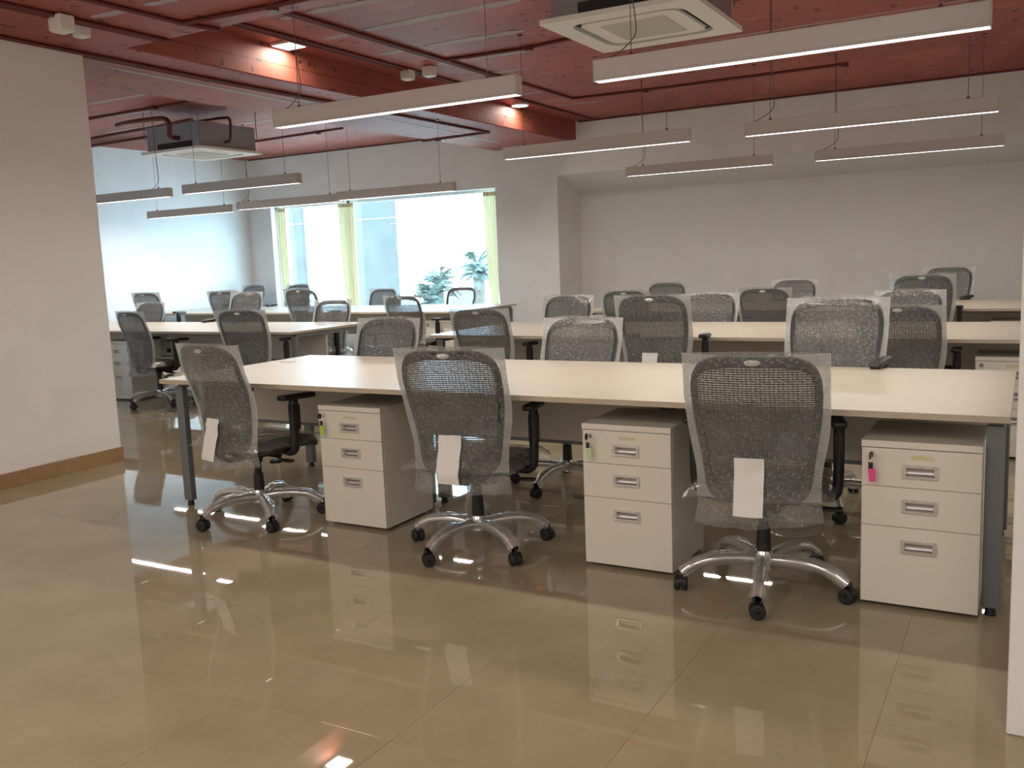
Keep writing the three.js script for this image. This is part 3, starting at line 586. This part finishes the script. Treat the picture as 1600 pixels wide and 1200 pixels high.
  const curve = new THREE.CatmullRomCurve3([V(0, 0.118, 0.02), V(0, 0.128, 0.10), V(0, 0.127, 0.19), V(0, 0.108, 0.275), V(0, 0.074, 0.332)]);
  const arm = (r0, r1, wob) => { const n = 18, m = 10, pos = [], uv = [], idx = []; for (let k = 0; k <= n; k++) { const t = k / n, p = curve.getPoint(t), d = curve.getTangent(t), up = V(0, d.z, -d.y), r = lerp(r0, r1, t); for (let q = 0; q < m; q++) { const a = q / m * Math.PI * 2, w = wob ? 1 + wob * (fbm(t, q / m, 8, 2, 160) - 0.5) : 1; pos.push(Math.cos(a) * r * 1.1 * w, p.y + up.y * Math.sin(a) * r * w, p.z + up.z * Math.sin(a) * r * w); uv.push(q / m * 0.12, t * 0.33); } } for (let k = 0; k < n; k++) for (let q = 0; q < m; q++) { const a = k * m + q, b = k * m + (q + 1) % m, e = a + m, f = b + m; idx.push(a, e, b, b, e, f); } const g = new THREE.BufferGeometry(); g.setAttribute('position', new THREE.Float32BufferAttribute(pos, 3)); g.setAttribute('uv', new THREE.Float32BufferAttribute(uv, 2)); g.setIndex(idx); g.computeVertexNormals(); return g; };
  G.arm = arm(0.0225, 0.0165, 0); G.sleeve = arm(0.028, 0.026, 0.7);
  const wheel = (x) => { const pr = [[0.004, -0.011], [0.024, -0.011], [0.0285, -0.008], [0.030, 0], [0.0285, 0.008], [0.024, 0.011], [0.012, 0.0115], [0.010, 0.009], [0.004, 0.009]].map(([a, b]) => new THREE.Vector2(a, b)); return new THREE.LatheGeometry(pr, 22).rotateZ(Math.PI / 2).translate(x, 0.030, 0); };
  G.caster = merge([wheel(-0.0155), wheel(0.0155), new THREE.CylinderGeometry(0.006, 0.006, 0.05, 8).translate(0, 0.058, 0.012), box(-0.004, 0.004, 0.02, 0.062, -0.02, 0.024, 0.002)]);
  G.hood = sheet(10, 6, (u, v) => { const a = Math.PI * (0.12 + 0.62 * u); return [(v - 0.5) * 0.030, 0.030 + Math.sin(a) * 0.0325, Math.cos(a) * 0.0325]; });
  // bubble wrap bags, four foldings
  G.bags = [0, 1, 2, 3].map((k) => {
    const half = (v) => lerp(0.228, 0.262, smooth(0.0, 0.75, v)) + 0.012 * smooth(0.12, 0, v) - 0.010 * smooth(0.55, 0.3, v) * smooth(0.05, 0.3, v);
    const surf = (sd) => sheet(44, 60, (u, v) => {
      const s = u * 2 - 1, rag = 0.022 * (fbm(u, 0.3 + sd * 0.2, 7, 3, 200 + k * 7) - 0.5) + [0.03, 0.0, 0.02, 0.035][k] * s * (1 - v) * 0.8;
      const y = lerp(0.318 + rag, 0.985 - 0.012 * s * s * s * s + 0.006 * (fbm(u, 0.7, 5, 2, 230 + k) - 0.5), v), x = s * half(v);
      const edge = Math.sqrt(Math.max(0, 1 - Math.pow(Math.abs(s), 3.2))), top = smooth(1.0, 0.90, v);
      const th = sd > 0 ? 0.020 + 0.040 * smooth(0.62, 0.25, v) * (1 - s * s) : 0.020 + 0.008 * smooth(0.5, 0.1, v);
      // drag folds running down from the top corners and across the lumbar
      const d1 = (x + 0.26) * 0.75 + (y - 0.99) * 0.66, d2 = (x - 0.26) * -0.70 + (y - 0.99) * 0.71;
      const rid = (q, f, sh) => { const w = Math.sin(q * f + 3.1 * fbm(u, v, 4, 3, 260 + k + sh)); return w * w * w; };
      const fold = (rid(d1, 30, 0) * smooth(0.85, 0.5, v) + rid(d2, 26, 5) * smooth(0.9, 0.45, v)) * 0.0105 + 0.034 * (fbm(u, v, 5, 4, 280 + k * 3 + sd) - 0.5);
      const bell = 0.018 * smooth(0.16, 0, v) * Math.sin(s * 9 + k);
      return [x + 0.006 * (fbm(v, 0.5, 9, 2, 300 + k) - 0.5), y, zBack(x * 0.92, y) + sd * (th * edge * (0.25 + 0.75 * top) + 0.0008) + (fold * edge * top + bell * edge) * (0.6 + 0.4 * sd)];
    }, (u, v, p) => [p[0], p[1]]);
    const g = merge([surf(1), surf(-1)]); g.userData.rear = surf(1);
    const outer = (y) => { let b = 0; for (let q = 0; q < N; q++) { const n = (q + 1) % N; if ((pts[q].y - y) * (pts[n].y - y) <= 0 && pts[q].y !== pts[n].y) b = Math.max(b, Math.abs(lerp(pts[q].x, pts[n].x, (y - pts[q].y) / (pts[n].y - pts[q].y)))); } return b; };
    g.userData.hem = merge([-1, 1].map((sd) => sheet(6, 60, (u, v) => { const vv = lerp(0.14, 1, v), y = lerp(0.318, 0.985 - 0.012, vv), a = Math.min(outer(Math.min(y, 0.968)) + 0.002, half(vv) - 0.004), x = sd * lerp(a, half(vv) + 0.002, u); return [x, y + 0.004 * u * smooth(0.9, 1, vv) + 0.003 * (fbm(u, v, 8, 2, 320 + k) - 0.5), zBack(x * 0.92, y) + 0.006 * (fbm(u * 0.3, v, 9, 3, 330 + k) - 0.5)]; })));
    return g;
  });
  G.labels = G.bags.map((b, k) => { const src = b.userData.rear, P = src.attributes.position, at = (u, v) => { const i = Math.min(44, Math.max(0, Math.round(u * 44))), j = Math.min(60, Math.max(0, Math.round(v * 60))), n = j * 45 + i; return [P.getX(n), P.getY(n), P.getZ(n)]; }; const us = [0.39, 0.61];
    return sheet(6, 14, (u, v) => { const x = lerp(-0.054, 0.054, u) - 0.02, y = lerp(0.372, 0.585, v); const jj = (y - 0.318) / 0.667, p = at(0.5 + x / 0.47, jj), q = at(0.5, jj); return [x, y, Math.max(p[2], q[2]) * 0.5 + (p[2] + q[2]) * 0.25 + 0.010]; }); });
  return G;
})();
let chairCount = 0;
// x, z: where the top of the back stands; turn: 0 with the back towards the camera, PI facing it
function chair(x, z, turn, label, group, { high = false, paper = false, spin = rr(0, 1.2) } = {}) {
  const ox = Math.sin(turn) * 0.31, oz = Math.cos(turn) * 0.31, k = chairCount++ % 4, G = chairGeo, lift = high ? 0.097 : 0;
  const t = thing('office_chair', label, 'chair', [x - ox, 0, z - oz], turn, group);
  const up = (name, g, m, parent = t, lab) => { const o = part(name, g, m, parent, lab); if (parent === t) o.position.y = lift; return o; };
  up('seat', G.seat, M.seat); up('seat_wrap', G.seatWrap[k % 2], M.film);
  const fr = up('back_frame', G.frame, M.frame); part('badge', G.badge, M.badge, fr, 'pale oval badge');
  up('back_mesh', G.mesh, M.mesh); up('back_spine', G.spine, M.black);
  for (const s of [0, 1]) { const a = up('armrest', G.arms[s], M.black); part('arm_pad', G.pads[s], M.black, a); }
  const me = up('mechanism', G.mech, M.black); part('lever', G.lever, M.black, me); part('tension_knob', G.knob, M.black, me);
  part('gas_lift', high ? G.liftHigh : G.liftLow, M.black, t);
  const base = part('star_base', G.hub, M.chrome, t); base.rotation.y = spin;
  for (let q = 0; q < 5; q++) {
    const a = q * Math.PI * 2 / 5;
    const l = part('base_arm', G.arm, M.chrome, base); l.rotation.y = a;
    const w = part('arm_wrap', G.sleeve, M.sleeve, base); w.rotation.y = a;
    const ct = part('caster', G.caster, M.rubber, base); ct.position.set(Math.sin(a) * 0.332, 0, Math.cos(a) * 0.332); const ca = a + rr(-1.4, 1.4); ct.rotation.y = ca;
    const hd = part('caster_hood', G.hood, M.black, base); hd.position.copy(ct.position); hd.rotation.y = ca;
  }
  const bg = up('plastic_bag', G.bags[k], M.bag, t, 'bubble wrap bag over the backrest'); part('bag_seam', G.bags[k].userData.hem, M.hem, bg);
  if (paper) up('paper_label', G.labels[k], M.paper, t, 'blank white paper sheet');
  return t;
}
const g1 = 'chairs at the front desk', g2 = 'chairs at the middle right desk', g3 = 'chairs at the farthest right desk', g4 = 'chairs at the left desk', g5 = 'chairs at the desk by the window';
chair(-3.67, -3.26, -0.12, 'wrapped grey mesh office chair nearest the left wall, back turned, in the front row', g1, { paper: true, spin: -0.19 });
chair(-2.19, -3.27, 0.16, 'wrapped grey mesh office chair in the middle of the front row, back turned', g1, { paper: true, spin: -0.37 });
chair(-0.86, -3.26, 0.12, 'largest wrapped office chair, at the right of the front row, back turned', g1, { paper: true, spin: 0.055 });
chair(-3.82, -5.1, Math.PI, 'wrapped chair facing us across the left end of the front desk', g1);
chair(-2.36, -5.1, Math.PI, 'wrapped chair facing us across the middle of the front desk', g1, { spin: 0.5 });
chair(-0.90, -5.19, Math.PI, 'tall wrapped chair facing us across the right end of the front desk', g1, { high: true });
chair(-3.70, -6.0, 0.05, 'chair with its back to us at the left end of the middle right desk', g2);
chair(-2.20, -5.76, 0.05, 'raised chair with its back to us in the middle of the middle right desk', g2, { high: true, paper: true });
chair(-0.70, -6.0, -0.1, 'chair with its back to us half hidden behind the tall front row chair at right', g2);
chair(-3.83, -7.95, Math.PI, 'chair facing us behind the left part of the middle right desk', g2);
chair(-2.46, -7.95, Math.PI, 'chair facing us behind the centre of the middle right desk', g2);
chair(-0.84, -7.95, Math.PI + 0.1, 'chair facing us behind the right part of the middle right desk', g2);
chair(-3.64, -8.8, 0.1, 'chair with its back to us at the left end of the farthest right desk', g3);
chair(-2.22, -8.8, 0, 'chair with its back to us at the middle of the farthest right desk', g3);
chair(-0.82, -8.67, 0, 'raised chair with its back to us at the right of the farthest desk', g3, { high: true });
chair(-3.92, -10.92, Math.PI, 'leftmost chair facing us in front of the recessed wall', g3);
chair(-2.37, -10.9, Math.PI, 'middle chair facing us in front of the recessed wall', g3);
chair(-0.76, -10.98, Math.PI - 0.2, 'rightmost raised chair facing us in front of the recessed wall', g3, { high: true });
chair(-7.80, -6.05, -0.15, 'chair beside the left wall edge with its back to us, base in full view', g4);
chair(-6.32, -6.1, 0.25, 'chair with its back to us at the right end of the left desk', g4);
chair(-9.62, -7.9, Math.PI, 'chair facing us behind the left desk, nearest the left wall edge', g4);
chair(-8.08, -8.02, Math.PI, 'raised chair facing us behind the middle of the left desk', g4, { high: true });
chair(-6.67, -7.9, Math.PI, 'chair facing us at the right corner of the left desk', g4);
chair(-10.8, -8.7, 0.1, 'raised chair with its back to us at the far left of the window desk', g5, { high: true });
chair(-9.3, -8.7, 0.1, 'raised chair with its back to us, second from left at the window desk', g5, { high: true });
chair(-7.94, -8.7, 0.1, 'raised chair with its back to us in front of the left window pane', g5, { high: true });
chair(-6.32, -8.6, 0.05, 'chair with its back to us in front of the right window pane', g5);
chair(-11.22, -11.3, Math.PI, 'chair facing us in the far corner left of the window', g5, { high: true });
chair(-10.1, -11.13, Math.PI, 'chair facing us close to the left end of the window', g5, { high: true });
chair(-8.37, -11.05, Math.PI, 'chair facing us just right of the middle curtain', g5);
chair(-7.00, -11.05, Math.PI, 'chair facing us below the palms near the right end of the window', g5);

renderer.render(scene, camera);
